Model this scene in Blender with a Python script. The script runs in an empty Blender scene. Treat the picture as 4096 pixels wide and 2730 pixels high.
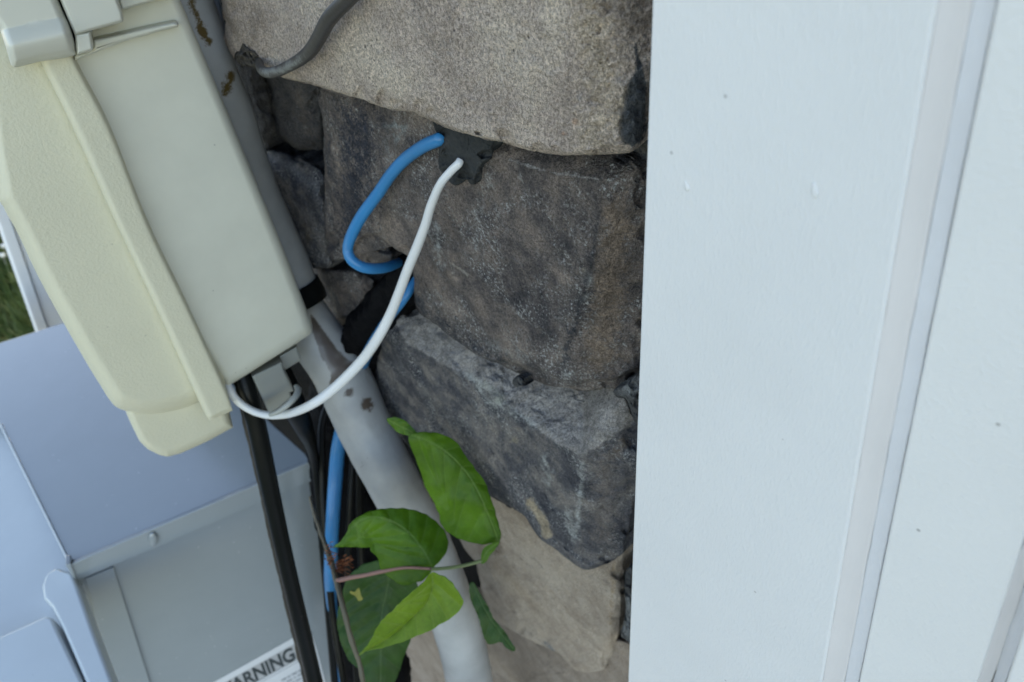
import bpy, math, random
import numpy as np
from mathutils import Vector, Matrix
random.seed(4); RS = np.random.RandomState(7)
S = bpy.context.scene
COL = S.collection

# ------------------------------------------------------------------ camera
# world: +Z up, +X into the wall, +Y along the wall away from the camera; metres
FP = 2800.0
dn = np.array([400, 3335, 2800.0]); dn /= np.linalg.norm(dn)
al = np.array([-2973, -1515, 2800.0]); al -= al.dot(dn)*dn; al /= np.linalg.norm(al)
nw = np.cross(dn, al)
H = 0.2
O = np.array([-H, 0.0, 0.0])
B3 = np.array([nw, al, -dn])            # camera frame (right, down, forward) -> world
cam_d = bpy.data.cameras.new('camera'); cam = bpy.data.objects.new('camera', cam_d); COL.objects.link(cam)
r_, d_, f_ = B3[:, 0], B3[:, 1], B3[:, 2]
M = Matrix(((r_[0], -d_[0], -f_[0], O[0]), (r_[1], -d_[1], -f_[1], O[1]), (r_[2], -d_[2], -f_[2], O[2]), (0, 0, 0, 1)))
cam.matrix_world = M
cam_d.sensor_width = 36.0; cam_d.lens = FP/4096*36.0
cam_d.clip_start = 0.01; cam_d.clip_end = 200
cam_d.dof.use_dof = True; cam_d.dof.focus_distance = 0.26; cam_d.dof.aperture_fstop = 16.0
S.camera = cam

# ------------------------------------------------------------------ light
SUN_DIR = Vector((0.60, 0.75, 0.32)).normalized()      # towards the sun
w = bpy.data.worlds.new("World"); S.world = w; w.use_nodes = True
nt = w.node_tree; bg = nt.nodes['Background']
sky = nt.nodes.new('ShaderNodeTexSky'); sky.sky_type = 'NISHITA'; sky.sun_disc = False
sky.sun_elevation = math.asin(SUN_DIR.z); sky.sun_rotation = math.atan2(SUN_DIR.x, SUN_DIR.y)
sky.air_density = 1.0; sky.dust_density = 0.4; sky.ozone_density = 1.0
nt.links.new(sky.outputs[0], bg.inputs[0]); bg.inputs[1].default_value = 0.15
sl = bpy.data.lights.new('sun', 'SUN'); sl.energy = 1.0; sl.angle = math.radians(2.0); sl.color = (1.0, 0.92, 0.76)
so = bpy.data.objects.new('sun', sl); COL.objects.link(so)
so.rotation_euler = SUN_DIR.to_track_quat('Z', 'Y').to_euler()
S.view_settings.view_transform = 'Standard'; S.view_settings.look = 'None'
S.view_settings.exposure = 1.85; S.view_settings.gamma = 1.0
S.view_settings.use_white_balance = True; S.view_settings.white_balance_temperature = 7350; S.view_settings.white_balance_tint = 16

# ------------------------------------------------------------------ geometry helpers
def rays(uv):
    uv = np.asarray(uv, float).reshape(-1, 2)
    c = np.stack([uv[:, 0]-2048, uv[:, 1]-1365, np.full(len(uv), FP)], 1)/FP
    return c @ B3.T
def PX(uv, x): r = rays(uv); return O + r*((x-O[0])/r[:, 0])[:, None]
def PY(uv, y): r = rays(uv); return O + r*(y/r[:, 1])[:, None]
def PZ(uv, z): r = rays(uv); return O + r*(z/r[:, 2])[:, None]
def PD(uv, t): r = rays(uv); return O + r*np.broadcast_to(np.asarray(t, float), len(r))[:, None]
def PN(uv, p0, nn, off=0.0):
    r = rays(uv); p = np.asarray(p0)+np.asarray(nn)*off
    return O + r*(((p-O)@nn)/(r@nn))[:, None]
def proj(p):
    c = (np.asarray(p).reshape(-1, 3)-O) @ B3
    return np.stack([c[:, 0]/c[:, 2]*FP+2048, c[:, 1]/c[:, 2]*FP+1365], 1), c[:, 2]

_perm = RS.permutation(256); _perm = np.concatenate([_perm, _perm, _perm]); _val = RS.rand(256)*2-1
def vnoise(p):
    p = np.asarray(p, float); i = np.floor(p).astype(int); f = p-i; f = f*f*(3-2*f); i &= 255
    if p.shape[1] == 2: p3 = 0
    def h(dx, dy, dz): return _val[_perm[_perm[_perm[(i[:, 0]+dx) & 255]+((i[:, 1]+dy) & 255)]+((i[:, 2]+dz) & 255)]]
    x, y, z = f[:, 0], f[:, 1], f[:, 2]
    l = lambda a, b, t: a+(b-a)*t
    return l(l(l(h(0,0,0), h(1,0,0), x), l(h(0,1,0), h(1,1,0), x), y), l(l(h(0,0,1), h(1,0,1), x), l(h(0,1,1), h(1,1,1), x), y), z)
def fbm(p, scale, octaves=4, seed=0.0, gain=0.5):
    p = np.asarray(p)*scale+seed*17.13; s = np.zeros(len(p)); a = 1.0
    for k in range(octaves): s += a*vnoise(p); p = p*2.03+5.7; a *= gain
    return s
def fbm2(uv, scale, octaves=4, seed=0.0, gain=0.5):
    return fbm(np.concatenate([uv, np.zeros((len(uv), 1))], 1), scale, octaves, seed, gain)

def link(name, me, mat, parent=None, smooth=True):
    if mat: me.materials.append(mat)
    if smooth: me.polygons.foreach_set('use_smooth', [True]*len(me.polygons))
    o = bpy.data.objects.new(name, me); COL.objects.link(o)
    if parent: o.parent = parent
    return o
def mesh(name, V, F, mat, parent=None, smooth=True):
    me = bpy.data.meshes.new(name); me.from_pydata([tuple(v) for v in V], [], F); me.validate(); me.update()
    return link(name, me, mat, parent, smooth)
def tag(o, label, cat=None, group=None, kind=None):
    if label: o['label'] = label
    if cat: o['category'] = cat
    if group: o['group'] = group
    if kind: o['kind'] = kind
    return o
def empty(name, loc=(0, 0, 0)):
    o = bpy.data.objects.new(name, None); COL.objects.link(o); o.empty_display_size = 0.02
    return o          # kept at the origin: the parts carry world coordinates

def seg_dist(P, poly, closed=True):
    poly = np.asarray(poly, float); best = np.full(len(P), 1e9); n = len(poly)
    for k in range(n if closed else n-1):
        a = poly[k]; b = poly[(k+1) % n]; ab = b-a; L = ab@ab+1e-9
        t = np.clip(((P-a)@ab)/L, 0, 1)
        best = np.minimum(best, np.hypot(*(P-(a+t[:, None]*ab)).T))
    return best
def inside(P, poly):
    poly = np.asarray(poly, float); c = np.zeros(len(P), bool); n = len(poly)
    for k in range(n):
        a = poly[k]; b = poly[(k+1) % n]
        m = ((a[1] > P[:, 1]) != (b[1] > P[:, 1]))
        xi = (b[0]-a[0])*(P[:, 1]-a[1])/(b[1]-a[1]+1e-12)+a[0]
        c ^= m & (P[:, 0] < xi)
    return c
def smooth_outline(poly, n, curve=True):
    """closed outline resampled to n points, Catmull-Rom when curve"""
    poly = np.asarray(poly, float); m = len(poly)
    pts = []
    for k in range(m):
        p0, p1, p2, p3 = poly[k-1], poly[k], poly[(k+1) % m], poly[(k+2) % m]
        for t in np.linspace(0, 1, 16, endpoint=False):
            if curve: q = 0.5*((2*p1)+(-p0+p2)*t+(2*p0-5*p1+4*p2-p3)*t*t+(-p0+3*p1-3*p2+p3)*t**3)
            else: q = p1+(p2-p1)*t
            pts.append(q)
    pts = np.array(pts); d = np.hypot(*np.diff(np.vstack([pts, pts[:1]]), axis=0).T); s = np.concatenate([[0], np.cumsum(d)])
    q = np.linspace(0, s[-1], n, endpoint=False); pc = np.vstack([pts, pts[:1]])
    return np.stack([np.interp(q, s, pc[:, 0]), np.interp(q, s, pc[:, 1])], 1)

def ringmesh(outline, nr, centre=None, power=1.35):
    """pixel-space ring grid: centre vertex + nr rings; last ring = outline"""
    N = len(outline); c = outline.mean(0) if centre is None else np.asarray(centre, float)
    s = 1-(1-np.linspace(0, 1, nr+1)[1:])**power
    uv = [c[None]]
    for k in s: uv.append(c+(outline-c)*k)
    uv = np.vstack(uv); F = []
    for j in range(N): F.append((0, 1+j, 1+(j+1) % N))
    for k in range(nr-1):
        a = 1+k*N; b = a+N
        for j in range(N):
            j2 = (j+1) % N; F.append((a+j, b+j, b+j2, a+j2))
    return uv, F, N

def set_attr(me, name, vals):
    at = me.color_attributes.new(name, 'FLOAT_COLOR', 'POINT'); at.data.foreach_set('color', np.asarray(vals, np.float32).ravel())

wh = (0.44, 0.45, 0.43)
def paint(uv, spec, base=(0, 0, 0)):
    """stains, residue and mineral patches of a surface, plus light painted into it. spec: (points, radius, colour, strength, open?)"""
    C = np.zeros((len(uv), 4)); acc = np.zeros((len(uv), 3)); ws = np.zeros(len(uv))
    for pts, rad, colr, st in spec:
        pts = np.asarray(pts, float)
        if colr == wh: rad = rad*2.2
        if len(pts) >= 3 and rad > 0 and np.allclose(pts[0], pts[-1]):
            d = seg_dist(uv, pts[:-1]); ins = inside(uv, pts[:-1]); d = np.where(ins, -d, d)
        elif len(pts) == 1: d = np.hypot(*(uv-pts[0]).T)-rad*0.5
        else: d = seg_dist(uv, pts, False)-rad*0.5
        m = np.clip(0.5-d/rad, 0, 1)*st; C[:, 3] = np.maximum(C[:, 3], m)
        g = np.exp(np.clip(-d, -200, 40)/9.0); acc += g[:, None]*np.array(colr); ws += g
    if spec: C[:, :3] = acc/(ws[:, None]+1e-30)
    return C

def up_orient(me, nv=None): pass

def rock(name, outline, x0, mat, parent, facets=(), r=30, rx=0.006, amp=1.0, seed=1.0, thick=0.07, step=7.0, centre=None, jit=6.0, spec=(), label=None, bow=0.0, extra=None):
    """stone in the wall: traced face, facets sloping back, rounded arris, rough surface, real thickness"""
    outline = np.asarray(outline, float)
    per = np.hypot(*np.diff(np.vstack([outline, outline[:1]]), axis=0).T).sum()
    N = int(min(1100, max(90, per/step))); ol = smooth_outline(outline, N)
    c0 = ol.mean(0) if centre is None else np.asarray(centre, float)
    nrm = ol-c0; nrm /= np.hypot(*nrm.T)[:, None]
    ol = ol + nrm*(fbm2(ol, 1/60., 5, seed, 0.7)*jit*0.8)[:, None]
    R = np.hypot(*(ol-c0).T).max()
    uv, F, N = ringmesh(ol, int(min(190, max(14, R/step))), c0)
    X = np.full(len(uv), x0)
    fc = np.zeros(len(uv)); wob = fbm2(uv, 1/160., 4, seed+9)*14+fbm2(uv, 1/25., 3, seed+4)*3
    for (kind, line, sl_, soft) in facets:      # each facet slopes back into the wall beyond its ridge line
        l = np.array(line, float)
        if kind in ('up', 'down'): sd = (np.interp(uv[:, 0], l[:, 0], l[:, 1])-uv[:, 1])*(1 if kind == 'up' else -1)
        else: sd = (uv[:, 0]-np.interp(uv[:, 1], l[:, 1], l[:, 0]))*(1 if kind == 'right' else -1)
        sd = sd+wob; fc = np.maximum(fc, sl_*0.5*(sd+np.sqrt(sd*sd+soft*soft)))
    X += np.minimum(fc, 0.040)
    dist = seg_dist(uv, smooth_outline(outline, 160)); dist = np.where(inside(uv, ol), dist, 0)
    dist[-N:] = 0
    rr = r*(1+0.5*fbm2(uv, 1/130., 3, seed+3))
    q = np.clip(1-dist/np.maximum(rr, 4), 0, 1)
    X += rx*(1-np.sqrt(np.clip(1-q*q, 0, 1)))
    if bow: X -= bow*np.clip(dist/R*1.6, 0, 1)**0.8
    P = PX(uv, 0); P = O+rays(uv)*((X-O[0])/rays(uv)[:, 0])[:, None]
    nz = 0.0018*fbm(P, 26, 2, seed)+0.00045*fbm(P, 130, 3, seed+2)+0.00030*fbm(P, 420, 3, seed+4, 0.65)
    rdg = np.abs(fbm(P, 60, 4, seed+6, 0.6)); nz += 0.0015*np.minimum(rdg, 0.5)
    crk = np.abs(fbm(P, 55, 3, seed+7)); nz += 0.0006*np.clip(0.06-crk, 0, 1)/0.06*np.clip(fbm(P, 20, 2, seed+5)*3-0.9, 0, 1)
    rs = np.random.RandomState(int(seed*100)); chip = np.zeros(len(uv))
    for k in range(int(N/9)):
        c = ol[rs.randint(N)]; c = c+(c0-c)/np.hypot(*(c0-c))*rs.uniform(-8, 26); rr_ = rs.uniform(14, 62); hh = rs.uniform(0.0008, 0.0034)
        ang = rs.uniform(0, 6.28); dd_ = uv-c; e2 = np.hypot(dd_[:, 0]*math.cos(ang)+dd_[:, 1]*math.sin(ang), 1.8*(-dd_[:, 0]*math.sin(ang)+dd_[:, 1]*math.cos(ang)))
        e2 = e2+fbm2(uv, 1/18., 2, seed+k)*5 if rr_ > 30 else e2
        chip = np.maximum(chip, hh*np.clip((1-e2/rr_)*2.2, 0, 1))
    X = X+chip*min(1.0, amp+0.2)
    if extra is not None: X = X+extra(uv)
    X = X+nz*amp
    P = O+rays(uv)*((X-O[0])/rays(uv)[:, 0])[:, None]
    V = [P]; last = P[-N:]; base = len(P)-N; n0 = len(P)
    for i, dd in enumerate((0.006, 0.016, 0.03, thick)):
        L = last.copy(); L[:, 0] += dd
        L += np.stack([0.0012*fbm(L, 90, 3, seed+11+j) for j in range(3)], 1)
        V.append(L); cur = n0+i*N
        for j in range(N):
            j2 = (j+1) % N; F.append((base+j, cur+j, cur+j2, base+j2))
        base = cur
    P = np.vstack(V)
    o = mesh(name, P, F, mat, parent)
    uvp, _ = proj(P); set_attr(o.data, 'stain', paint(uvp, spec))
    fix_normals(o)
    if label: o['label'] = label
    return o

def fix_normals(o):
    import bmesh
    bm = bmesh.new(); bm.from_mesh(o.data); bmesh.ops.recalc_face_normals(bm, faces=bm.faces); bm.to_mesh(o.data); bm.free()

def plate(name, outline, plane, mat, parent, r=12, depth=0.004, ext=(0, 0.03, 0), n=160, nr=26, curve=False, centre=None, amp=0, bulge=None, cap=True, spec=None):
    """solid whose face is traced on a plane, edges rounded back along ext; plane(uv, off) -> points, off = metres behind the face"""
    ol = smooth_outline(outline, n, curve); uv, F, N = ringmesh(ol, nr, centre, 1.9)
    dist = seg_dist(uv, ol); dist[-N:] = 0
    q = np.clip(1-dist/r, 0, 1); off = depth*(1-np.sqrt(np.clip(1-q*q, 0, 1)))
    if bulge is not None: off = off+bulge(uv)
    P = plane(uv, off)
    b = P[-N:]+np.array(ext); n0 = len(P); base = n0-N
    V = np.vstack([P, b])
    for j in range(N):
        j2 = (j+1) % N; F.append((base+j, n0+j, n0+j2, base+j2))
    if cap:
        V = np.vstack([V, b.mean(0)[None]]); cidx = len(V)-1
        for j in range(N): F.append((n0+j, cidx, n0+(j+1) % N))
    o = mesh(name, V, F, mat, parent); fix_normals(o)
    if spec is not None:
        uvp, _ = proj(V); set_attr(o.data, 'stain', paint(uvp, spec))
    return o

def spline(pts, n):
    pts = np.asarray(pts, float); m = len(pts)
    P = np.vstack([2*pts[0]-pts[1], pts, 2*pts[-1]-pts[-2]]); out = []
    per = max(2, n//(m-1))
    for k in range(m-1):
        p0, p1, p2, p3 = P[k:k+4]
        for t in np.linspace(0, 1, per, endpoint=False):
            out.append(0.5*((2*p1)+(-p0+p2)*t+(2*p0-5*p1+4*p2-p3)*t*t+(-p0+3*p1-3*p2+p3)*t**3))
    out.append(pts[-1]); return np.array(out)
def tube(name, pts, rad, mat, parent=None, n=120, k=20, rough=0.0, spec=None, seed=0, flat=1.0):
    """pts: world points; rad: radius or list"""
    rad = np.broadcast_to(np.asarray(rad, float), len(pts)) if np.ndim(rad) else np.full(len(pts), rad)
    Q = spline(np.hstack([pts, rad[:, None]]), n); C = Q[:, :3]; Rr = Q[:, 3]
    T = np.gradient(C, axis=0); T /= np.linalg.norm(T, axis=1)[:, None]
    u = np.cross(T[0], [0.3, 0.2, 1]); u /= np.linalg.norm(u); V = []; F = []
    for i in range(len(C)):
        u = u-T[i]*(u@T[i]); u /= np.linalg.norm(u); v = np.cross(T[i], u)
        th = np.linspace(0, 2*math.pi, k, endpoint=False)
        V.append(C[i]+Rr[i]*(np.cos(th)[:, None]*u+flat*np.sin(th)[:, None]*v))
    V = np.vstack(V)
    if rough:
        cen = np.repeat(C, k, axis=0); dr = V-cen; dr /= np.linalg.norm(dr, axis=1)[:, None]
        V = V+dr*(fbm(V, 120, 4, seed)*rough)[:, None]
    m = len(C)
    for i in range(m-1):
        for j in range(k):
            j2 = (j+1) % k; F.append((i*k+j, i*k+j2, (i+1)*k+j2, (i+1)*k+j))
    V = np.vstack([V, C[:1], C[-1:]]); a = m*k
    for j in range(k):
        F.append((a, (j+1) % k, j)); F.append((a+1, (m-1)*k+j, (m-1)*k+(j+1) % k))
    o = mesh(name, V, F, mat, parent)
    if spec is not None:
        uvp, _ = proj(V); set_attr(o.data, 'stain', paint(uvp, spec))
    return o
def ptube(name, uvd, rpx, mat, parent=None, **kw):
    """centreline given as (u, v, depth); radius given as seen (px) at each depth"""
    a = np.asarray(uvd, float); P = PD(a[:, :2], a[:, 2])
    rp = np.broadcast_to(np.asarray(rpx, float), len(a)) if np.ndim(rpx) else np.full(len(a), float(rpx))
    return tube(name, P, list(rp*a[:, 2]/FP), mat, parent, **kw)

def box(name, lo, hi, mat, parent=None, bevel=0.0):
    x0, y0, z0 = lo; x1, y1, z1 = hi
    V = [(x0,y0,z0),(x1,y0,z0),(x1,y1,z0),(x0,y1,z0),(x0,y0,z1),(x1,y0,z1),(x1,y1,z1),(x0,y1,z1)]
    F = [(0,3,2,1),(4,5,6,7),(0,1,5,4),(1,2,6,5),(2,3,7,6),(3,0,4,7)]
    o = mesh(name, V, F, mat, parent, smooth=False)
    if bevel:
        b = o.modifiers.new('bevel', 'BEVEL'); b.width = bevel; b.segments = 3
    return o
def prism(name, face, back, mat, parent=None, bevel=0.0, seg=3):
    """solid between two matching outlines"""
    n = len(face); V = list(face)+list(back); F = [tuple(range(n)), tuple(range(2*n-1, n-1, -1))]
    for j in range(n): F.append((j, j+n, (j+1) % n+n, (j+1) % n))
    o = mesh(name, V, F, mat, parent, smooth=False); fix_normals(o)
    if bevel:
        b = o.modifiers.new('bevel', 'BEVEL'); b.width = bevel; b.segments = seg; b.limit_method = 'ANGLE'
        for p in o.data.polygons: p.use_smooth = True
        b.harden_normals = True
    return o

# ------------------------------------------------------------------ materials
class NT:
    def __init__(s, name):
        s.m = bpy.data.materials.new(name); s.m.use_nodes = True; s.t = s.m.node_tree; s.N = s.t.nodes; s.b = s.N['Principled BSDF']
        s.tc = s.N.new('ShaderNodeNewGeometry').outputs['Position']
    def L(s, a, b): s.t.links.new(a, b)
    def noise(s, scale, det=4, rough=0.55, dist=0.0, vec=None, sx=None):
        n = s.N.new('ShaderNodeTexNoise'); n.inputs['Scale'].default_value = scale; n.inputs['Detail'].default_value = det
        n.inputs['Roughness'].default_value = rough; n.inputs['Distortion'].default_value = dist
        v = vec or s.tc
        if sx:
            mp = s.N.new('ShaderNodeVectorMath'); mp.operation = 'MULTIPLY'; mp.inputs[1].default_value = sx; s.L(v, mp.inputs[0]); v = mp.outputs[0]
        s.L(v, n.inputs['Vector']); return n.outputs['Fac']
    def ramp(s, fac, stops, const=False):
        r = s.N.new('ShaderNodeValToRGB'); cr = r.color_ramp
        while len(cr.elements) < len(stops): cr.elements.new(0.5)
        for e, (p, c) in zip(cr.elements, stops):
            e.position = p; e.color = (c, c, c, 1) if np.isscalar(c) else (*c, 1)
        s.L(fac, r.inputs[0]); return r.outputs[0]
    def mix(s, fac, a, b, mode='MIX'):
        m = s.N.new('ShaderNodeMix'); m.data_type = 'RGBA'; m.blend_type = mode
        for k, x in ((0, fac), (6, a), (7, b)):
            if hasattr(x, 'is_linked') or hasattr(x, 'links'): s.L(x, m.inputs[k])
            elif k == 0: m.inputs[0].default_value = x
            else: m.inputs[k].default_value = (*x, 1)
        return m.outputs[2]
    def math(s, op, a, b=0.0, clamp=False):
        m = s.N.new('ShaderNodeMath'); m.operation = op; m.use_clamp = clamp
        for k, x in ((0, a), (1, b)):
            if hasattr(x, 'links'): s.L(x, m.inputs[k])
            else: m.inputs[k].default_value = x
        return m.outputs[0]
    def bump(s, h, dist, strength=1.0, prev=None):
        b = s.N.new('ShaderNodeBump'); b.inputs['Distance'].default_value = dist; b.inputs['Strength'].default_value = strength
        s.L(h, b.inputs['Height'])
        if prev: s.L(prev, b.inputs['Normal'])
        return b.outputs[0]
    def attr(s, name):
        a = s.N.new('ShaderNodeAttribute'); a.attribute_name = name; return a
    def done(s, col, rough=0.5, normal=None, spec=0.5, **kw):
        if hasattr(col, 'links'): s.L(col, s.b.inputs['Base Color'])
        else: s.b.inputs['Base Color'].default_value = (*col, 1)
        if hasattr(rough, 'links'): s.L(rough, s.b.inputs['Roughness'])
        else: s.b.inputs['Roughness'].default_value = rough
        s.b.inputs['Specular IOR Level'].default_value = spec
        if normal: s.L(normal, s.b.inputs['Normal'])
        for k, v in kw.items(): s.b.inputs[k.replace('_', ' ')].default_value = v
        return s.m
    def stain(s, col, hard=0.16, scale=160):
        a = s.attr('stain'); n = s.noise(scale, 6, 0.7); n2 = s.noise(scale*5, 3, 0.7)
        m = s.math('ADD', a.outputs['Alpha'], s.math('MULTIPLY', s.math('SUBTRACT', s.math('ADD', s.math('MULTIPLY', n, 0.6), s.math('MULTIPLY', n2, 0.4)), 0.5), 2.0))
        m = s.math('MULTIPLY', m, s.math('GREATER_THAN', a.outputs['Alpha'], 0.001))
        f = s.ramp(m, [(0.5-hard, 0.0), (0.5+hard, 1.0)])
        return s.mix(f, col, a.outputs['Color']), f

def stone_mat(name, dark, mid, light, white=0.5, big=14, grain=0.35, bump=1.0):
    t = NT(name)
    n1 = t.noise(big, 8, 0.68, 0.6); n2 = t.noise(big*4.3, 6, 0.65, 0.3); n3 = t.noise(850, 3, 0.75); n4 = t.noise(2200, 2, 0.6)
    f = t.math('ADD', t.math('MULTIPLY', n1, 0.62), t.math('MULTIPLY', n2, 0.38))
    c = t.ramp(f, [(0.39, dark), (0.49, mid), (0.61, light)])
    g = t.math('ADD', t.math('MULTIPLY', n3, 0.6), t.math('MULTIPLY', n4, 0.4))
    g = t.ramp(g, [(0.40, 1-grain*1.5), (0.5, 1.0), (0.60, 1+grain*1.5)])
    c = t.mix(1.0, c, g, 'MULTIPLY')
    # pits
    v = t.N.new('ShaderNodeTexVoronoi'); v.inputs['Scale'].default_value = 210; t.L(t.tc, v.inputs['Vector'])
    pit = t.math('MULTIPLY', t.ramp(v.outputs['Distance'], [(0.06, 1.0), (0.13, 0.0)]), t.ramp(t.noise(45, 3), [(0.54, 0.0), (0.6, 1.0)]))
    c = t.mix(t.math('MULTIPLY', pit, 0.75), c, tuple(x*0.25 for x in dark))
    # efflorescence
    e = t.math('MULTIPLY', t.ramp(t.noise(600, 7, 0.8, 0.15), [(0.53, 0.0), (0.60, 1.0)]), t.ramp(t.noise(30, 5, 0.65, 0.8), [(0.45, 0.0), (0.58, 1.0)]))
    e = t.math('MULTIPLY', e, white); c = t.mix(e, c, (0.52, 0.52, 0.50))
    c, f = t.stain(c); c = t.mix(f, c, t.mix(1.0, c, t.math('MULTIPLY', t.ramp(t.noise(90, 5, 0.7), [(0.3, 0.6), (0.7, 1.4)]), g), 'MULTIPLY'))
    h = t.math('ADD', t.math('ADD', t.math('MULTIPLY', t.noise(230, 7, 0.72), 0.8), t.math('MULTIPLY', g, 0.16)), t.math('MULTIPLY', t.math('ABSOLUTE', t.math('SUBTRACT', t.noise(110, 5, 0.65, 0.8), 0.5)), 1.6))
    h = t.math('SUBTRACT', h, t.math('MULTIPLY', pit, 0.5))
    nb = t.bump(h, 0.0030*bump, 1.0)
    return t.done(c, t.ramp(n2, [(0.3, 0.78), (0.7, 0.95)]), nb, 0.3)

def paint_mat(name, col, rough=0.45, bumpd=0.00012, bscale=900, mottled=0.04, spots=0.0, spec=0.5, coat=0.0, bstretch=None, stain=False, dirt=None):
    t = NT(name); n = t.noise(18, 5, 0.6); 
    c = t.mix(1.0, col, t.ramp(n, [(0.3, 1-mottled), (0.7, 1+mottled)]), 'MULTIPLY')
    if spots:
        v = t.N.new('ShaderNodeTexVoronoi'); v.inputs['Scale'].default_value = 95; t.L(t.tc, v.inputs['Vector'])
        s = t.ramp(v.outputs['Distance'], [(0.035, 1.0), (0.06, 0.0)])
        s = t.math('MULTIPLY', s, t.ramp(t.noise(33, 2), [(0.47, 0.0), (0.52, spots)]))
        c = t.mix(s, c, dirt or (0.10, 0.09, 0.08))
    if stain: c, f = t.stain(c, 0.12, 220)
    h = t.noise(bscale, 4, 0.6, 0, None, bstretch)
    nb = t.bump(h, bumpd, 1.0)
    return t.done(c, rough, nb, spec, Coat_Weight=coat, Coat_Roughness=0.15)

m_stA = stone_mat('stone_tan_grey', (0.33, 0.265, 0.215), (0.48, 0.39, 0.325), (0.61, 0.51, 0.41), 0.25, 12, 0.34)
m_stB = stone_mat('stone_brown_grey', (0.055, 0.050, 0.053), (0.145, 0.122, 0.111), (0.30, 0.24, 0.20), 1.0, 16, 0.33)
m_stF = stone_mat('stone_blue_grey', (0.048, 0.049, 0.059), (0.105, 0.102, 0.110), (0.27, 0.24, 0.215), 1.0, 20, 0.3)
m_stG = stone_mat('stone_cream', (0.34, 0.27, 0.21), (0.44, 0.36, 0.285), (0.52, 0.44, 0.355), 0.15, 18, 0.20, 1.0)
m_stH = stone_mat('stone_tan', (0.24, 0.19, 0.15), (0.33, 0.265, 0.21), (0.40, 0.33, 0.27), 0.05, 14, 0.2)
m_stL = stone_mat('stone_dark_slate', (0.045, 0.045, 0.052), (0.085, 0.08, 0.08), (0.14, 0.125, 0.115), 0.3, 20, 0.25)
m_mortar = stone_mat('mortar', (0.055, 0.055, 0.055), (0.085, 0.085, 0.085), (0.12, 0.12, 0.12), 0.0, 30, 0.2)
m_seal = stone_mat('dark_mortar_smear', (0.020, 0.022, 0.023), (0.030, 0.033, 0.034), (0.05, 0.052, 0.052), 0.0, 40, 0.1, 0.4)
m_lump = stone_mat('brown_mortar', (0.045, 0.038, 0.032), (0.075, 0.065, 0.055), (0.13, 0.115, 0.095), 0.0, 60, 0.2)
m_board = paint_mat('white_trim_paint', (0.685, 0.69, 0.69), 0.55, 0.00028, 1100, 0.025, 0.35, 0.4, bstretch=(1, 1, 0.35))
m_panel = paint_mat('white_siding_paint', (0.70, 0.70, 0.69), 0.6, 0.00025, 700, 0.02, 0.5, 0.4)
m_caulk = paint_mat('old_caulk', (0.645, 0.62, 0.61), 0.6, 0.0004, 160, 0.05, 0.2, 0.4, bstretch=(1, 1, 0.2))
m_caulk2 = paint_mat('grey_caulk', (0.585, 0.59, 0.61), 0.6, 0.0006, 260, 0.05, 0.2, 0.4, bstretch=(1, 1, 0.4))
m_nid = paint_mat('grey_green_plastic', (0.64, 0.635, 0.54), 0.42, 0.00006, 1500, 0.06, 0.5, 0.45)
m_cover = paint_mat('warm_lit_plastic', (0.63, 0.60, 0.455), 0.5, 0.00035, 650, 0.03, 0.25, 0.4)  # cream tint stands in for warm light falling on the cover
m_latch = paint_mat('plastic_latch', (0.60, 0.595, 0.515), 0.4, 0.00004, 1500, 0.03, 0.0, 0.5)
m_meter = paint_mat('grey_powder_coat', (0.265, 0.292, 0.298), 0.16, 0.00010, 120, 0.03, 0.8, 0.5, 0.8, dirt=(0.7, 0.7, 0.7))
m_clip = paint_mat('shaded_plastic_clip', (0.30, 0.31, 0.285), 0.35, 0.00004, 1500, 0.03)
m_meterl = paint_mat('sky_lit_powder_coat', (0.56, 0.60, 0.60), 0.3, 0.0001, 120, 0.03, 0.3, 0.5, 0.3)  # meter coat made paler for the faces that catch sky light
m_conduit = paint_mat('pvc_conduit_grey', (0.36, 0.365, 0.36), 0.42, 0.00015, 300, 0.2, 0.5, 0.4, stain=True)
m_blackc = paint_mat('black_cable_jacket', (0.006, 0.007, 0.007), 0.32, 0.0001, 300, 0.2, 0.3, 0.16, dirt=(0.2, 0.18, 0.15))
m_blackm = paint_mat('black_sleeve_fabric', (0.004, 0.004, 0.005), 0.7, 0.0012, 90, 0.3, 0.0, 0.1)
m_brown = paint_mat('weathered_brown_jacket', (0.045, 0.038, 0.030), 0.6, 0.0005, 200, 0.3, 0.0, 0.3)
m_greyc = paint_mat('grey_cable_jacket', (0.050, 0.045, 0.042), 0.42, 0.0002, 300, 0.25, 0.2, 0.4, stain=True)
m_blue = paint_mat('blue_cable_jacket', (0.014, 0.19, 0.43), 0.34, 0.0001, 300, 0.12, 0.5, 0.5, dirt=(0.15, 0.2, 0.25))
m_white = paint_mat('white_cable_jacket', (0.68, 0.69, 0.69), 0.3, 0.00004, 500, 0.03, 0.15, 0.5, dirt=(0.35, 0.33, 0.3))
m_label = paint_mat('white_label', (0.66, 0.67, 0.68), 0.25, 0.00003, 500, 0.03, 0.0)
m_labelg = paint_mat('grey_label_band', (0.42, 0.42, 0.42), 0.3, 0.00003, 500, 0.03, 0.0)
m_ink = paint_mat('label_ink', (0.035, 0.045, 0.045), 0.4, 0.00002, 500, 0.02, 0.0)
m_inkl = paint_mat('label_small_print', (0.24, 0.26, 0.28), 0.4, 0.00002, 500, 0.02, 0.0)
m_post = paint_mat('white_post_paint', (0.86, 0.87, 0.87), 0.5, 0.0002, 300, 0.02)
m_stem = paint_mat('vine_stem', (0.10, 0.085, 0.055), 0.6, 0.0006, 260, 0.3)
m_petg = paint_mat('petiole_green', (0.20, 0.24, 0.09), 0.5, 0.0003, 260, 0.2)
m_petr = paint_mat('petiole_red', (0.26, 0.13, 0.10), 0.5, 0.0003, 260, 0.2)
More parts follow.
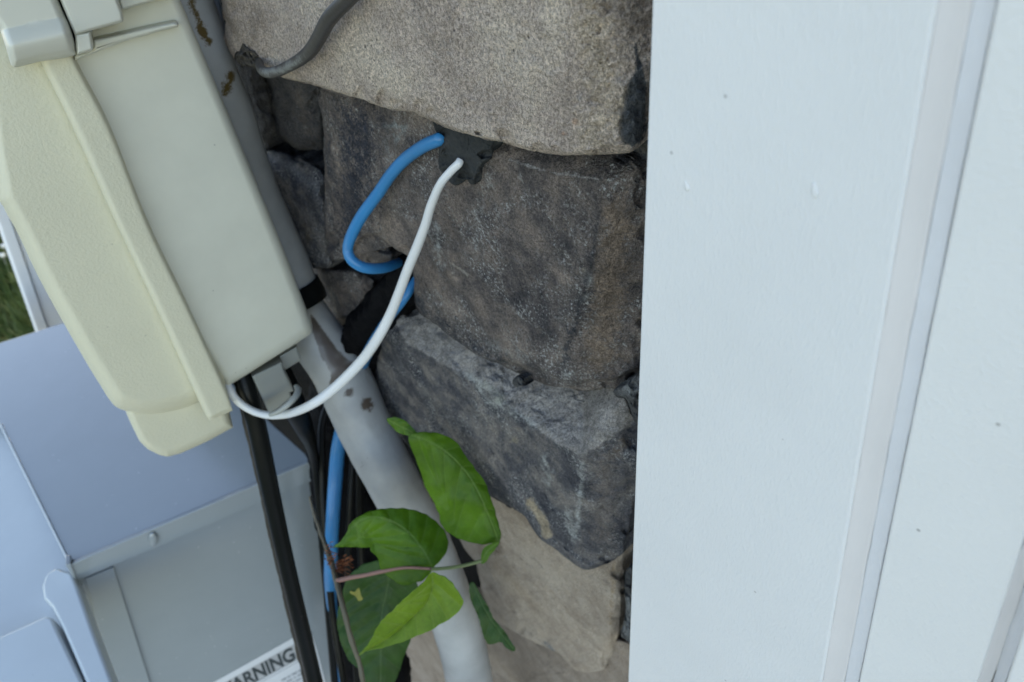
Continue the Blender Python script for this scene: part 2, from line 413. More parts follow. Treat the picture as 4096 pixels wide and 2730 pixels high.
m_root = paint_mat('aerial_root', (0.20, 0.06, 0.02), 0.8, 0.0003, 260, 0.3)

def leaf_mat(name, c1, c2, vein):
    t = NT(name); n = t.noise(45, 4); n2 = t.noise(500, 4, 0.6)
    c = t.mix(1.0, t.ramp(n, [(0.35, c1), (0.65, c2)]), (1.05, 1.08, 1.0), 'MULTIPLY'); a = t.attr('vein')
    c = t.mix(t.math('MULTIPLY', a.outputs['Fac'], 0.55), c, vein)
    c = t.mix(1.0, c, t.ramp(n2, [(0.3, 0.9), (0.7, 1.1)]), 'MULTIPLY')
    h = t.math('ADD', t.math('MULTIPLY', n2, 0.25), t.math('MULTIPLY', a.outputs['Fac'], -1.0))
    nb = t.bump(h, 0.0006, 0.8)
    t.done(c, 0.45, nb, 0.3)
    tr = t.N.new('ShaderNodeBsdfTranslucent'); t.L(t.mix(1.0, c, (1.6, 1.9, 0.7), 'MULTIPLY'), tr.inputs['Color'])
    ms = t.N.new('ShaderNodeMixShader'); ms.inputs[0].default_value = 0.30
    t.L(t.b.outputs[0], ms.inputs[1]); t.L(tr.outputs[0], ms.inputs[2]); t.L(ms.outputs[0], t.N['Material Output'].inputs['Surface'])
    return t.m
m_leaf = leaf_mat('leaf_green', (0.055, 0.135, 0.005), (0.09, 0.195, 0.008), (0.20, 0.30, 0.08))
m_leafy = leaf_mat('leaf_pale_green', (0.12, 0.20, 0.015), (0.17, 0.26, 0.022), (0.28, 0.36, 0.10))
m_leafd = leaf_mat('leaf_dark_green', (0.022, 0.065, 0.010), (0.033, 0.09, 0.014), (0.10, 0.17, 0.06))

t = NT('grass_ground'); c = t.ramp(t.noise(6, 6), [(0.35, (0.03, 0.05, 0.012)), (0.65, (0.09, 0.11, 0.035))]); m_ground = t.done(c, 0.95, t.bump(t.noise(40, 5), 0.02))
t = NT('grass_blade'); c = t.ramp(t.noise(9, 3), [(0.35, (0.05, 0.09, 0.015)), (0.65, (0.17, 0.21, 0.06))]); m_blade = t.done(c, 0.6)
m_dry = paint_mat('dry_stalk', (0.34, 0.30, 0.27), 0.7); m_petal = paint_mat('pale_seed_head', (0.75, 0.72, 0.66), 0.7)

# ------------------------------------------------------------------ ground
GZ = -1.6
o = mesh('ground', [(-60, -60, GZ), (60, -60, GZ), (60, 60, GZ), (-60, 60, GZ)], [(0, 1, 2, 3)], m_ground, smooth=False); tag(o, 'green lawn far below the boxes', None, None, 'structure')
V = []; F = []
for i in range(26000):
    y = RS.uniform(1.7, 5.0); x = -0.55+RS.uniform(-0.9, 0.9)
    if i % 3: y = RS.uniform(2.3, 4.6); x = RS.uniform(-0.7, 0.25)
    h = RS.uniform(0.06, 0.16); a = RS.uniform(0, 6.28); lx, ly = RS.uniform(-0.05, 0.05, 2); wd = 0.0042
    b = len(V); ca, sa = math.cos(a)*wd, math.sin(a)*wd
    V += [(x-ca, y-sa, GZ), (x+ca, y+sa, GZ), (x+ca*.8+lx*.4, y+sa*.8+ly*.4, GZ+h*.6), (x-ca*.8+lx*.4, y-sa*.8+ly*.4, GZ+h*.6), (x+lx, y+ly, GZ+h)]
    F += [(b, b+1, b+2, b+3), (b+3, b+2, b+4)]
o = mesh('grass', V, F, m_blade, smooth=False); tag(o, 'blurred green grass at far left', 'grass', None, 'stuff')

o = mesh('bounce_slab', [(-1.6, -3, GZ+.004), (0.2, -3, GZ+.004), (0.2, 1.7, GZ+.004), (-1.6, 1.7, GZ+.004)], [(0, 1, 2, 3)], paint_mat('bounce_concrete', (0.42, 0.40, 0.37), 0.9, 0.002, 60, 0.2), smooth=False); tag(o, 'unseen pale slab added to bounce light and show in the meter box side', None, None, 'structure')  # added out of view: bounces light and feeds the meter box reflection
# ------------------------------------------------------------------ stone wall
wall = empty('stone_wall'); tag(wall, 'rough stone veneer wall of tan and dark grey blocks beside the white trim', 'wall')
box('mortar_backing', (0.030, 0.0, -1.7), (0.12, 1.34, 3.2), m_mortar, wall)
dk = (0.045, 0.046, 0.055); wh = (0.44, 0.45, 0.43); tn = (0.30, 0.25, 0.20)
A = [(893,-420),(888,0),(900,86),(900,143),(915,200),(938,240),(1000,262),(1060,285),(1133,312),(1236,336),(1294,354),(1374,380),(1472,411),(1546,437),(1644,449),(1678,466),(1741,491),
     (1815,525),(1889,545),(2016,574),(2130,606),(2245,622),(2360,621),(2504,614),(2544,597),(2561,562),(2574,505),(2590,400),(2620,200),(2640,0),(2660,-420)]
rock('stone', A, -0.046, m_stA, wall, [], r=18, rx=0.004, seed=1.3, centre=(1700, -60), step=7.5, amp=0.7,
     spec=[([(2540,170),(2590,330),(2570,560),(2530,590),(2480,560),(2455,500),(2470,420),(2520,320),(2540,290),(2540,170)], 26, (0.085,0.09,0.095), 1.0),
           ([(2325,135)], 24, (0.36,0.23,0.16), 0.9), ([(2305,490)], 30, (0.42,0.27,0.19), 0.9), ([(2255,535)], 24, (0.36,0.22,0.15), 0.9), ([(2320,395)], 30, (0.22,0.22,0.24), 0.8), ([(2410,235)], 30, (0.22,0.23,0.19), 0.8),
           ([(2350,40),(2400,250),(2420,420),(2380,560)], 190, (0.50,0.405,0.31), 0.66)],
     label='largest tan-grey stone at the top, smooth face with a pitted sandy right edge',
     extra=lambda uv: 0.00010*0.5*((uv[:,0]-2500)+np.sqrt((uv[:,0]-2500)**2+50**2))+np.clip((uv[:,0]-2200)/200, 0, 1)*(0.0007*fbm2(uv, 1/26., 4, 3, 0.65)+0.0016*np.clip(fbm2(uv, 1/22., 3, 8)-0.6, 0, 1)))
Bq = [(1296,300),(1292,500),(1296,700),(1299,896),(1310,1010),(1345,1046),(1400,1010),(1440,960),(1489,938),(1540,966),(1586,1001),(1632,1030),(1652,1090),(1655,1156),(1667,1230),(1700,1268),(1757,1311),(1843,1380),(1930,1431),(2016,1466),(2102,1506),(2188,1540),(2274,1552),
      (2349,1563),(2417,1558),(2504,1546),(2521,1489),(2560,1465),(2590,1202),(2590,800),(2575,706),(2548,654),(2486,610),(2300,520),(2000,420),(1700,330)]
def b_extra(uv):
    e = 0.00016*0.5*((880-uv[:,0])+np.sqrt((880-uv[:,0])**2+900))*0
    # broken flake along the lower edge
    pts = np.array([(1900,1425),(2050,1450),(2170,1472),(2220,1510),(2291,1531),(2360,1515),(2440,1512),(2540,1480)])
    yy = np.interp(uv[:,0], pts[:,0], pts[:,1])+fbm2(uv, 1/40., 3, 2)*6
    return 0.004*np.clip((uv[:,1]-yy)/10, 0, 1)*(uv[:,0] > 1880)+e
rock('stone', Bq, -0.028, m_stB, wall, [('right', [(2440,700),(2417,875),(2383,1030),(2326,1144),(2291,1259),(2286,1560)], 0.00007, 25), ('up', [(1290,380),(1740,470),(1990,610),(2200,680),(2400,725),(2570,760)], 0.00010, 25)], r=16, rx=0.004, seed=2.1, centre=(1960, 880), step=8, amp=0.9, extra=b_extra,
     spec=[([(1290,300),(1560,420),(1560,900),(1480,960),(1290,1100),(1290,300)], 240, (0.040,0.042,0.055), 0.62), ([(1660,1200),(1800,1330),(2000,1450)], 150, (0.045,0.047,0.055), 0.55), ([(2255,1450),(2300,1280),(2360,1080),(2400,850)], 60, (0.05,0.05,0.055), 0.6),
           ([(1500,500),(1620,510),(1590,560)], 34, (0.28,0.30,0.29), 0.55), ([(1530,560),(1560,640),(1520,720)], 20, wh, 0.42), ([(1960,560),(1945,760),(1910,840),(1900,1000)], 34, wh, 0.38), ([(2070,680),(2110,760)], 14, wh, 0.42), ([(1745,890),(1760,1060)], 16, wh, 0.42), ([(1720,830),(1722,960)], 12, wh, 0.42),
           ([(1735,1155),(1775,1210)], 10, wh, 0.45), ([(1760,1030),(1780,1065)], 12, wh, 0.45), ([(2338,1080)], 22, (0.40,0.35,0.27), 1.0), ([(2360,1110),(2350,1190)], 18, wh, 0.5), ([(1815,1060),(1870,1100)], 20, (0.36,0.33,0.28), 0.62), ([(1950,1380),(2090,1430)], 30, wh, 0.45), ([(2220,1390),(2240,1420)], 16, wh, 0.42), ([(2260,1500),(2320,1490)], 20, wh, 0.42),
           ([(2040,640),(2200,690),(2400,720)], 16, (0.34,0.33,0.32), 0.55), ([(2470,860),(2440,1150),(2400,1430)], 170, (0.25,0.19,0.145), 0.72)],
     label='big dark brown-grey stone in the middle beside the white board, streaked with white')
Fq = [(1592,1262),(1545,1290),(1515,1380),(1505,1500),(1525,1620),(1560,1700),(1640,1790),(1760,1900),(1880,1960),(1963,1985),(2028,2022),(2094,2061),(2133,2120),(2173,2166),(2225,2199),(2278,2245),(2344,2280),(2409,2258),(2488,2219),(2505,2160),(2524,2094),(2560,1900),(2560,1700),(2545,1672),(2504,1590),(2470,1500),(2250,1420),(1950,1300),(1750,1180)]
rock('stone', Fq, -0.021, m_stF, wall, [('up', [(1500,1300),(1620,1372),(1800,1470),(1950,1560),(2100,1680),(2230,1770),(2330,1822),(2430,1750),(2600,1670)], 0.00010, 9), ('right', [(2330,1800),(2315,1963),(2304,2127),(2310,2290)], 0.00007, 10)], r=13, rx=0.004, seed=3.7, centre=(2060, 1740), step=8,
     spec=[([(1560,1270),(1640,1378),(1800,1468),(1950,1560),(2100,1680),(2230,1772),(2332,1822),(2530,1690),(2560,1600),(2400,1500),(2000,1400),(1700,1230),(1560,1270)], 40, (0.36,0.335,0.315), 1.15), ([(1940,1530),(2010,1580),(1990,1610)], 44, (0.34,0.35,0.31), 0.8), ([(2120,2010),(2170,2080),(2190,2140)], 34, (0.42,0.34,0.24), 0.95), ([(2060,1760)], 34, (0.28,0.24,0.19), 0.8), ([(2270,2060),(2300,2150)], 26, wh, 0.55),  # mortar on the top, painted lighter to offset shade from the overhang
           ([(2180,1830),(2200,1930)], 26, wh, 0.5), ([(2330,1850),(2310,2100)], 16, wh, 0.55), ([(2420,1850),(2500,1780)], 60, (0.20,0.155,0.12), 0.6), ([(1880,1500),(1950,1600),(2120,1700)], 20, wh, 0.5), ([(2420,1860),(2420,2000),(2410,2150)], 130, (0.20,0.172,0.155), 0.62)],
     label='dark blue-grey stone with a pale mortared top and a sharp corner')
Gq = [(1820,1900),(1800,2050),(1850,2180),(1905,2258),(1925,2357),(1960,2449),(1989,2488),(2068,2534),(2147,2574),(2239,2620),(2291,2675),(2330,2689),(2409,2685),(2432,2652),(2468,2574),(2484,2488),(2492,2291),(2510,2150),(2500,2050),(2300,1980),(2000,1850)]
rock('stone', Gq, -0.004, m_stG, wall, [('left', [(1980,2150),(1989,2258),(2015,2455),(2040,2560)], 0.00006, 14), ('right', [(2470,2100),(2455,2258),(2442,2488),(2416,2680)], 0.00018, 14)], r=13, rx=0.004, seed=4.2, centre=(2200, 2330), step=9, amp=0.75,
     spec=[([(2455,2258),(2442,2488)], 30, (0.42,0.31,0.2), 0.5), ([(2000,2130),(1990,2200)], 60, (0.22,0.16,0.11), 0.55), ([(2180,2570),(2210,2600)], 22, (0.2,0.2,0.2), 0.7)], label='smooth cream stone near the bottom of the wall')
rock('stone', [(1560,2480),(1700,2430),(1900,2400),(2200,2480),(2500,2560),(2580,2620),(2580,2950),(2000,3050),(1600,2950),(1540,2700)], 0.004, m_stH, wall, [], r=24, seed=5.5, step=12, amp=0.7, label='pinkish tan stone at the very bottom')
# smaller stones on the left
rock('stone', [(900,150),(905,300),(950,460),(1000,560),(1045,600),(1085,580),(1092,480),(1075,380),(1050,280),(1000,200)], -0.018, m_stL, wall, r=26, seed=6.1, step=9, amp=1.2)
rock('stone', [(1045,250),(1058,340),(1080,440),(1105,530),(1150,570),(1190,600),(1240,598),(1290,588),(1296,500),(1288,400),(1300,300),(1180,220)], -0.014, m_stL, wall, [('right', [(1190,330),(1180,600)], 0.00005, 14)], r=26, seed=6.9, step=9, amp=1.3,
     spec=[([(1190,380),(1240,540)], 80, (0.15,0.125,0.11), 0.55)])
rock('stone', [(1040,590),(1090,760),(1160,930),(1230,1060),(1290,1078),(1330,1060),(1316,960),(1304,800),(1302,700),(1240,650),(1150,610)], -0.022, m_stF, wall, [('up', [(1060,660),(1180,740),(1310,800)], 0.00012, 16)], r=22, seed=7.7, step=9, amp=1.1,
     spec=[([(1080,620),(1180,680),(1290,760)], 60, (0.20,0.20,0.205), 0.62), ([(1210,900),(1240,960)], 60, (0.17,0.145,0.12), 0.6)])  # first patch is a highlight painted along this stone's top
rock('stone', [(1225,1062),(1245,1150),(1290,1250),(1340,1310),(1400,1280),(1470,1190),(1500,1130),(1440,1085),(1340,1075)], -0.016, m_stB, wall, [('left', [(1330,1120),(1360,1290)], 0.00008, 12)], r=22, seed=8.3, step=9, amp=1.1,
     spec=[([(1320,1150),(1345,1240)], 24, (0.3,0.27,0.23), 0.6), ([(1290,1100),(1440,1120)], 40, (0.18,0.165,0.15), 0.5)])
rock('stone', [(1385,890),(1420,870),(1475,900),(1510,950),(1560,990),(1570,1040),(1500,1056),(1430,1060),(1390,1000)], -0.024, m_stB, wall, r=26, seed=9.3, step=8, amp=1.0)
# mortar smears and lumps
sq = [(1734,470),(1757,574),(1752,660),(1775,700),(1803,735),(1826,745),(1855,733),(1868,722),(1880,738),(1901,740),(1930,718),(1937,672),(1970,626),(1975,590),(2015,560),(1960,500),(1850,460)]
rock('mortar_smear', sq, -0.0315, m_seal, wall, [], r=12, rx=0.0035, seed=10.2, step=4, amp=0.8, thick=0.02, jit=3, label='dark grey mortar smear where the two cables leave the wall')
rock('mortar_lump', [(940,236),(955,195),(974,172),(1000,196),(1026,207),(1048,247),(1036,274),(1000,270),(965,265)], -0.051, m_lump, wall, r=16, rx=0.004, seed=11.2, step=4, amp=1.3, thick=0.04, label='crumbling brown-grey mortar lump behind the grey cable end')
rock('mortar_lump', [(2048,1530),(2070,1505),(2092,1512),(2103,1530),(2095,1548),(2060,1552)], -0.033, m_mortar, wall, r=14, rx=0.004, seed=12.1, step=4, amp=1.0, thick=0.03)
rock('mortar_lump', [(2450,1560),(2500,1535),(2560,1500),(2580,1600),(2570,1700),(2535,1680),(2505,1600),(2470,1590)], -0.020, m_mortar, wall, r=14, rx=0.004, seed=13.1, step=4, amp=2.0, thick=0.05, spec=[([(2520,1550)],90,(0.22,0.23,0.23),0.8)])
rock('mortar_lump', [(2500,2300),(2530,2270),(2560,2400),(2550,2570),(2500,2560),(2482,2540),(2500,2450)], -0.004, m_mortar, wall, r=14, rx=0.004, seed=14.1, step=5, amp=2.0, thick=0.04, spec=[([(2515,2400),(2505,2540)],60,(0.24,0.25,0.25),0.7)])
rock('mortar_lump', [(2540,560),(2580,500),(2600,300),(2620,600),(2600,760),(2560,720),(2530,650)], -0.010, m_mortar, wall, r=14, rx=0.004, seed=15.1, step=5, amp=1.5, thick=0.04)

# ------------------------------------------------------------------ white boards on the right
XB = -0.062
def vline(p, q, x, ext=0.35):
    a, b = PX([p, q], x); return a+(a-b)*ext*1.5, b+(b-a)*ext
# trim board: flat face, square edge
l0, l1 = vline((2604, 0), (2510, 2730), XB); r0, r1 = vline((3750, 0), (3288, 2730), XB)
tb = prism('trim_board', [l0, l1, r1, r0], [p+np.array([0.055, 0, 0]) for p in (l0, l1, r1, r0)], m_board, None, 0.0011, 3)
tag(tb, 'wide flat white board between the stones and the siding, with two small dents', 'trim board')
for (u, v, ru, rv) in ((2742, 747, 11, 22), (3255, 765, 14, 34)):
    th = np.linspace(0, 2*math.pi, 20, endpoint=False)
    ol = [(u+ru*math.cos(t)*(1+.15*math.sin(3*t))+4*math.sin(t), v+rv*math.sin(t)) for t in th]
    plate('filled_nail_hole', ol, lambda uv, off: PX(uv, XB-0.00035+0.0)+np.stack([np.asarray(off)*0+np.broadcast_to(off, len(uv)), np.zeros(len(uv)), np.zeros(len(uv))], 1), m_board, tb, r=14, depth=0.0004, ext=(0.0006, 0, 0), n=40, nr=8, curve=True)
# caulk strip and groove, a cove running down beside the board
def strip(name, L, R, xa, xb, mat, wob=0.0, sag=0.0, tilt=1, parent=None, n=260, back=0.03):
    a0, a1 = vline(*L, xa); b0, b1 = vline(*R, xb); V = []; F = []; K = 9
    for i in range(n):
        t = i/(n-1); A_ = a0+(a1-a0)*t; B_ = b0+(b1-b0)*t
        for k in range(K):
            s = k/(K-1); p = A_+(B_-A_)*s; p = p.copy(); p[0] += sag*math.sin(math.pi*s)
            e = 1 if k in (0, K-1) else 0.5
            p[1] += wob*e*float(vnoise(np.array([[t*60, k*0.1, 3.3]]))[0]); V.append(p)
    for i in range(n-1):
        for k in range(K-1): F.append((i*K+k, (i+1)*K+k, (i+1)*K+k+1, i*K+k+1))
    m = len(V); ring = [i*K for i in range(n)], [i*K+K-1 for i in range(n)]
    for r in ring:
        for i in r: q = V[i].copy(); q[0] += back; V.append(q)
    for i in range(n-1):
        F.append((i*K, m+i, m+i+1, (i+1)*K)); F.append((i*K+K-1, (i+1)*K+K-1, m+n+i+1, m+n+i))
    o = mesh(name, V, F, mat, parent); fix_normals(o); return o
cs = strip('caulk_strip', ((3746, 0), (3284, 2730)), ((3890, 0), (3378, 2730)), XB+0.0006, XB+0.0012, m_caulk, 0.0002, 0.0004)
tag(cs, 'slightly pinkish band of old caulk down the right edge of the flat white board', 'caulk')
sd = empty('siding'); tag(sd, 'white stepped siding panel at the right of the picture, with a grey groove', 'siding')
strip('groove', ((3890, 0), (3378, 2730)), ((3985, 0), (3434, 2730)), XB+0.0012, XB+0.0022, m_caulk2, 0.00012, 0.0002, parent=sd)
l0, l1 = vline((3985, 0), (3434, 2730), XB+0.0016); r0, r1 = vline((4800, 0), (3910, 2730), XB+0.0016)
prism('panel', [l0, l1, r1, r0], [p+np.array([0.045, 0, 0]) for p in (l0, l1, r1, r0)], m_panel, sd, 0.0008, 3)
strip('groove', ((4798, 0), (3908, 2730)), ((4870, 0), (3968, 2730)), XB+0.0022, XB+0.004, m_caulk, 0.0003, 0.0004, parent=sd)
strip('groove', ((4870, 0), (3968, 2730)), ((4935, 0), (4025, 2730)), XB+0.004, XB+0.001, m_caulk2, 0.0003, 0.0, parent=sd)
l0, l1 = vline((4933, 0), (4023, 2730), XB-0.001); r0, r1 = vline((5800, 0), (5000, 2730), XB-0.001)
prism('panel', [l0, l1, r1, r0], [p+np.array([0.045, 0, 0]) for p in (l0, l1, r1, r0)], m_panel, sd, 0.0008, 3)

# ------------------------------------------------------------------ conduit
cp = np.array([(600,-250,.365),(723,55,.388),(809,307,.408),(869,457,.428),(924,629,.452),(985,800,.478),(1050,940,.495),(1112,1080,.512),(1160,1185,.525)])
con = empty('conduit'); tag(con, 'grey plastic conduit running diagonally behind the grey-green box down to the vine', 'conduit')
wh_ = wh; rust = (0.10, 0.065, 0.018); resid = (0.075, 0.055, 0.042); rl = (0.33, 0.33, 0.33)
ptube('upper_pipe', cp, [142,140,140,140,138,134,132,130,122], m_conduit, con, n=260, k=96, rough=0.0002,
      spec=[([(765,10),(775,40),(800,100),(825,150),(838,168)], 36, rust, 0.75), ([(800,110),(812,140)], 34, rust, 0.9), ([(925,300),(922,330),(900,365)], 42, rust, 0.8), ([(890,330),(895,380)], 14, rust, 0.7), ([(1052,810),(1060,825)], 14, (0.02,0.02,0.02), 0.7)])
lp = np.array([(1165,1190,.53),(1208,1262,.532),(1262,1345,.533),(1358,1482,.538),(1459,1708,.545),(1585,1950,.56),(1712,2200,.58),(1826,2500,.63),(1878,2730,.68),(1915,3000,.74)])
ptube('lower_pipe', lp, [100,104,108,112,108,104,100,96,92,90], m_conduit, con, n=420, k=110, rough=0.0002,
      spec=[([(1240,1250),(1300,1330),(1350,1400),(1395,1440),(1425,1450),(1420,1480),(1375,1530),(1330,1565),(1316,1530),(1325,1490),(1290,1440),(1270,1380),(1250,1330),(1240,1250)], 22, resid, 1.0),
            ([(1290,1390),(1310,1450),(1335,1480)], 22, rl, 0.9), ([(1275,1340),(1285,1360)], 14, rl, 0.8), ([(1345,1430)], 16, rl, 0.85), ([(1320,1485),(1400,1445)], 8, rl, 0.95),
            ([(1395,1570)], 36, resid, 1.0), ([(1470,1620)], 46, resid, 1.05), ([(1480,1598)], 20, resid, 0.9), ([(1447,1850),(1450,1870)], 16, (0.1,0.09,0.09), 0.5)])
ptube('collar', [(1148,1152,.518),(1165,1188,.521),(1184,1228,.524)], [130,133,131], m_blackc, con, n=20, k=64)
o = ptube('rear_pipe', [(770,-250,.47),(800,-50,.475),(835,60,.48),(850,200,.49),(868,330,.5)], [55,55,55,50,40], m_conduit, None, n=60, k=32, spec=[])
tag(o, 'thinner grey pipe half hidden behind the conduit at the top', 'pipe')

# ------------------------------------------------------------------ utility box (grey-green plastic enclosure)
Y1 = 0.381
def yplane(y0):
    def f(uv, off): 
        r = rays(uv); return O+r*((y0+np.broadcast_to(off, len(r)))/r[:, 1])[:, None]
    return f
E = np.array([0.4, 1.27, -0.08]); E /= np.linalg.norm(E)
ub = empty('utility_box'); tag(ub, 'grey-green plastic utility box with rounded cover in a warm-light tint at upper left', 'utility box')
body = [(600,-300),(692,-60),(730,22),(870,352),(1010,690),(1140,1010),(1222,1228),(1246,1290),(1250,1318),(1240,1338),(1205,1362),(1100,1428),(1000,1492),(910,1547),(860,1470),(700,1250),(460,800),(240,380),(60,-50),(-40,-300)]
plate('body', body, yplane(Y1), m_nid, ub, r=42, depth=0.007, ext=E*0.085, n=520, nr=60, centre=(780, 650), spec=None)
cover = [(-60,-300),(-60,400),(-10,760),(17,834),(69,930),(155,1110),(253,1290),(344,1449),(400,1540),(438,1600),(470,1632),(520,1648),(574,1656),(649,1653),(741,1632),(815,1600),(890,1570),(900,1500),(790,1330),(660,1050),(500,720),(350,420),(250,200),(205,-50),(150,-300)]
def cov_bulge(uv):
    d = seg_dist(uv, [(60,-50),(161,247),(287,505),(459,884),(631,1248),(792,1600)], False)
    return 0.0028*(np.clip(d/70, 0, 1))-0.0015
plate('cover', cover, yplane(Y1-0.003), m_cover, ub, r=62, depth=0.016, ext=E*0.06, n=560, nr=70, centre=(310, 760), curve=True)
fl = [(0,-300),(60,-30),(161,230),(287,503),(459,884),(631,1248),(760,1510),(827,1661),(846,1682),(880,1672),(930,1644),(922,1610),(896,1552),(746,1228),(591,905),(436,517),(298,250),(190,-30),(120,-300)]
def fl_curve(uv): return 0*uv[:, 0]
ol = smooth_outline(fl, 10)
def quadstrip_plate(name, Lp, Rp, plane, mat, parent, depth_side, prof, n=160, K=15):
    """long narrow rounded strip between two traced edges"""
    Lp = spline(Lp, n); Rp = spline(Rp, n); m = min(len(Lp), len(Rp)); 
    tt = np.linspace(0, 1, n); il = lambda P: np.stack([np.interp(tt, np.linspace(0, 1, len(P)), P[:, i]) for i in range(2)], 1)
    Lp, Rp = il(Lp), il(Rp); V = []; F = []
    for k in range(K):
        s = k/(K-1); uv = Lp+(Rp-Lp)*s
        V.append(plane(uv, prof(s, tt)))
    back0 = V[0]+E*depth_side; back1 = V[-1]+E*depth_side
    V = [back0]+V+[back1]; K2 = len(V); V = np.vstack(V)
    for k in range(K2-1):
        for i in range(n-1): F.append((k*n+i, (k+1)*n+i, (k+1)*n+i+1, k*n+i+1))
    F.append(tuple(k*n+n-1 for k in range(K2))); F.append(tuple(k*n for k in range(K2))[::-1])
    o = mesh(name, V, F, mat, parent); fix_normals(o)
    b = o.modifiers.new('e', 'EDGE_SPLIT'); b.split_angle = math.radians(50)
    return o
def fprof(s, tt):
    e = 0.0035*(max(0, 1-s/0.22))**2 + 0.0006*(max(0, (s-0.9)/0.1))**2
    return np.full(len(tt), e)+0.003*np.clip((tt-0.965)/0.035, 0, 1)**2
quadstrip_plate('cover_flange', [(-60,-300),(52,0),(161,247),(287,505),(459,884),(631,1248),(792,1600),(836,1684)], [(110,-300),(200,0),(298,250),(436,517),(591,905),(746,1228),(896,1552),(930,1644)], yplane(Y1-0.0115), m_cover, ub, 0.014, fprof)
plate('cover_tab', [(500,1640),(525,1700),(558,1766),(591,1798),(637,1821),(670,1828),(722,1815),(827,1768),(933,1710),(918,1660),(890,1560),(700,1500)], yplane(Y1+0.010), m_cover, ub, r=30, depth=0.007, ext=E*0.05, n=200, nr=26, centre=(730, 1660))
# latch at the top
plate('latch_barrel', [(-60,-200),(-40,60),(0,120),(23,190),(44,262),(58,272),(100,262),(161,247),(247,235),(296,224),(305,215),(298,172),(272,90),(228,-10),(190,-200)], yplane(Y1-0.030), m_latch, ub, r=34, depth=0.009, ext=E*0.02, n=240, nr=30, centre=(130, 60),
      bulge=lambda uv: 0.0025*np.clip(np.abs((uv[:,1]+0.22*uv[:,0]-195))/45, 0, 1.6)**1.5)
plate('latch_arm', [(180,-200),(236,-10),(277,90),(299,141),(312,141),(367,123),(430,106),(488,90),(495,83),(490,50),(471,0),(420,-200)], yplane(Y1-0.024), m_latch, ub, r=14, depth=0.004, ext=E*0.026, n=200, nr=26, centre=(350, 0))
plate('latch_pin', [(299,136),(330,132),(360,126),(366,140),(374,195),(368,204),(340,212),(308,220),(303,190)], yplane(Y1-0.0235), m_latch, ub, r=12, depth=0.004, ext=E*0.022, n=100, nr=14)
for f_o, nm in (([(372,160),(440,146),(560,118),(690,90),(708,90),(715,100),(710,109),(640,126),(500,166),(300,243),(296,222),(375,200)], 'rib'), ([(470,-10),(560,-40),(680,-60),(690,-30),(660,-6),(560,20),(488,42),(480,20)], 'rib')):
    ol = smooth_outline(f_o, 120, False); top = yplane(Y1-0.010)(ol, 0); b = o
    plate(nm, f_o, yplane(Y1-0.010), m_nid, ub, r=11, depth=0.003, ext=E*0.012, n=200, nr=18, centre=None if nm == 'x' else np.mean(f_o, 0)+np.array([0, -2]))
# cable clip under the box
clip = plate('cable_clip', [(1007,1506),(1020,1498),(1127,1447),(1136,1480),(1176,1563),(1160,1572),(1166,1590),(1120,1628),(1078,1659),(1060,1620)], yplane(Y1+0.004), m_clip, ub, r=9, depth=0.002, ext=E*0.012, n=160, nr=20)
plate('clip_neck', [(1090,1440),(1187,1385),(1206,1441),(1145,1478),(1136,1480)], yplane(Y1+0.012), m_clip, ub, r=8, depth=0.002, ext=E*0.015, n=100, nr=14)
ptube('clip_hook', [(1080,1660,.452),(1112,1648,.450),(1150,1620,.449),(1182,1587,.452),(1192,1562,.457),(1184,1546,.463)], [9,11,12,13,13,9], m_clip, ub, n=60, k=20)

# ------------------------------------------------------------------ metal meter box
ZL = -0.5485
Ac, Bc, Fc = PZ([(280, 2255)], ZL)[0], PZ([(1250, 1840)], ZL)[0], PZ([(0, 1700)], ZL)[0]
tdir = Bc-Ac; mn = np.array([-tdir[1], tdir[0], 0]); mn /= np.linalg.norm(mn); mn = -mn if mn[1] > 0 else mn     # side face normal, towards camera
def mside(uv, off=0.0): return PN(uv, Ac, mn, off)
mb = empty('meter_box'); tag(mb, 'grey metal meter box with blue sky reflected on its lid, below the plastic box', 'meter box')
def quad_px(pl, pts): return [pl([p])[0] for p in pts]
# lid top + skirt
ltop = list(PZ([(280,2255),(1250,1838),(1205,1700),(1090,1500),(700,1260),(250,1290),(0,1370),(-300,1460),(-400,1500),(-200,1600),(0,1700)][:1]+[(1250,1838),(1085,1690),(900,1500),(700,1160),(250,1292),(0,1370),(-260,1450),(-230,1520),(0,1700)], ZL))
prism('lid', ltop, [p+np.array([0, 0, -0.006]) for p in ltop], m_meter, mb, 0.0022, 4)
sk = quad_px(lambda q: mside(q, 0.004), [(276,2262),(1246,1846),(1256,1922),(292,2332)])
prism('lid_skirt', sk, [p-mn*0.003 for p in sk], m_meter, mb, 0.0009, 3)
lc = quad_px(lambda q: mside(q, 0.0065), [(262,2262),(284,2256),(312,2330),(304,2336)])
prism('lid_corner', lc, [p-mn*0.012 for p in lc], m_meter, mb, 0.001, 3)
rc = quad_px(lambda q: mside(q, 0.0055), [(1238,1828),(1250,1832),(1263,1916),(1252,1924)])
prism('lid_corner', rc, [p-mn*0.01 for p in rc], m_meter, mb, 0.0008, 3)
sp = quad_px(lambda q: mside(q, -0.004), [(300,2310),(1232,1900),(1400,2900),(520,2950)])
prism('side_panel', sp, [p-mn*0.004+np.array([0, 0.0, 0]) for p in sp], m_meter, mb, 0.001, 3)
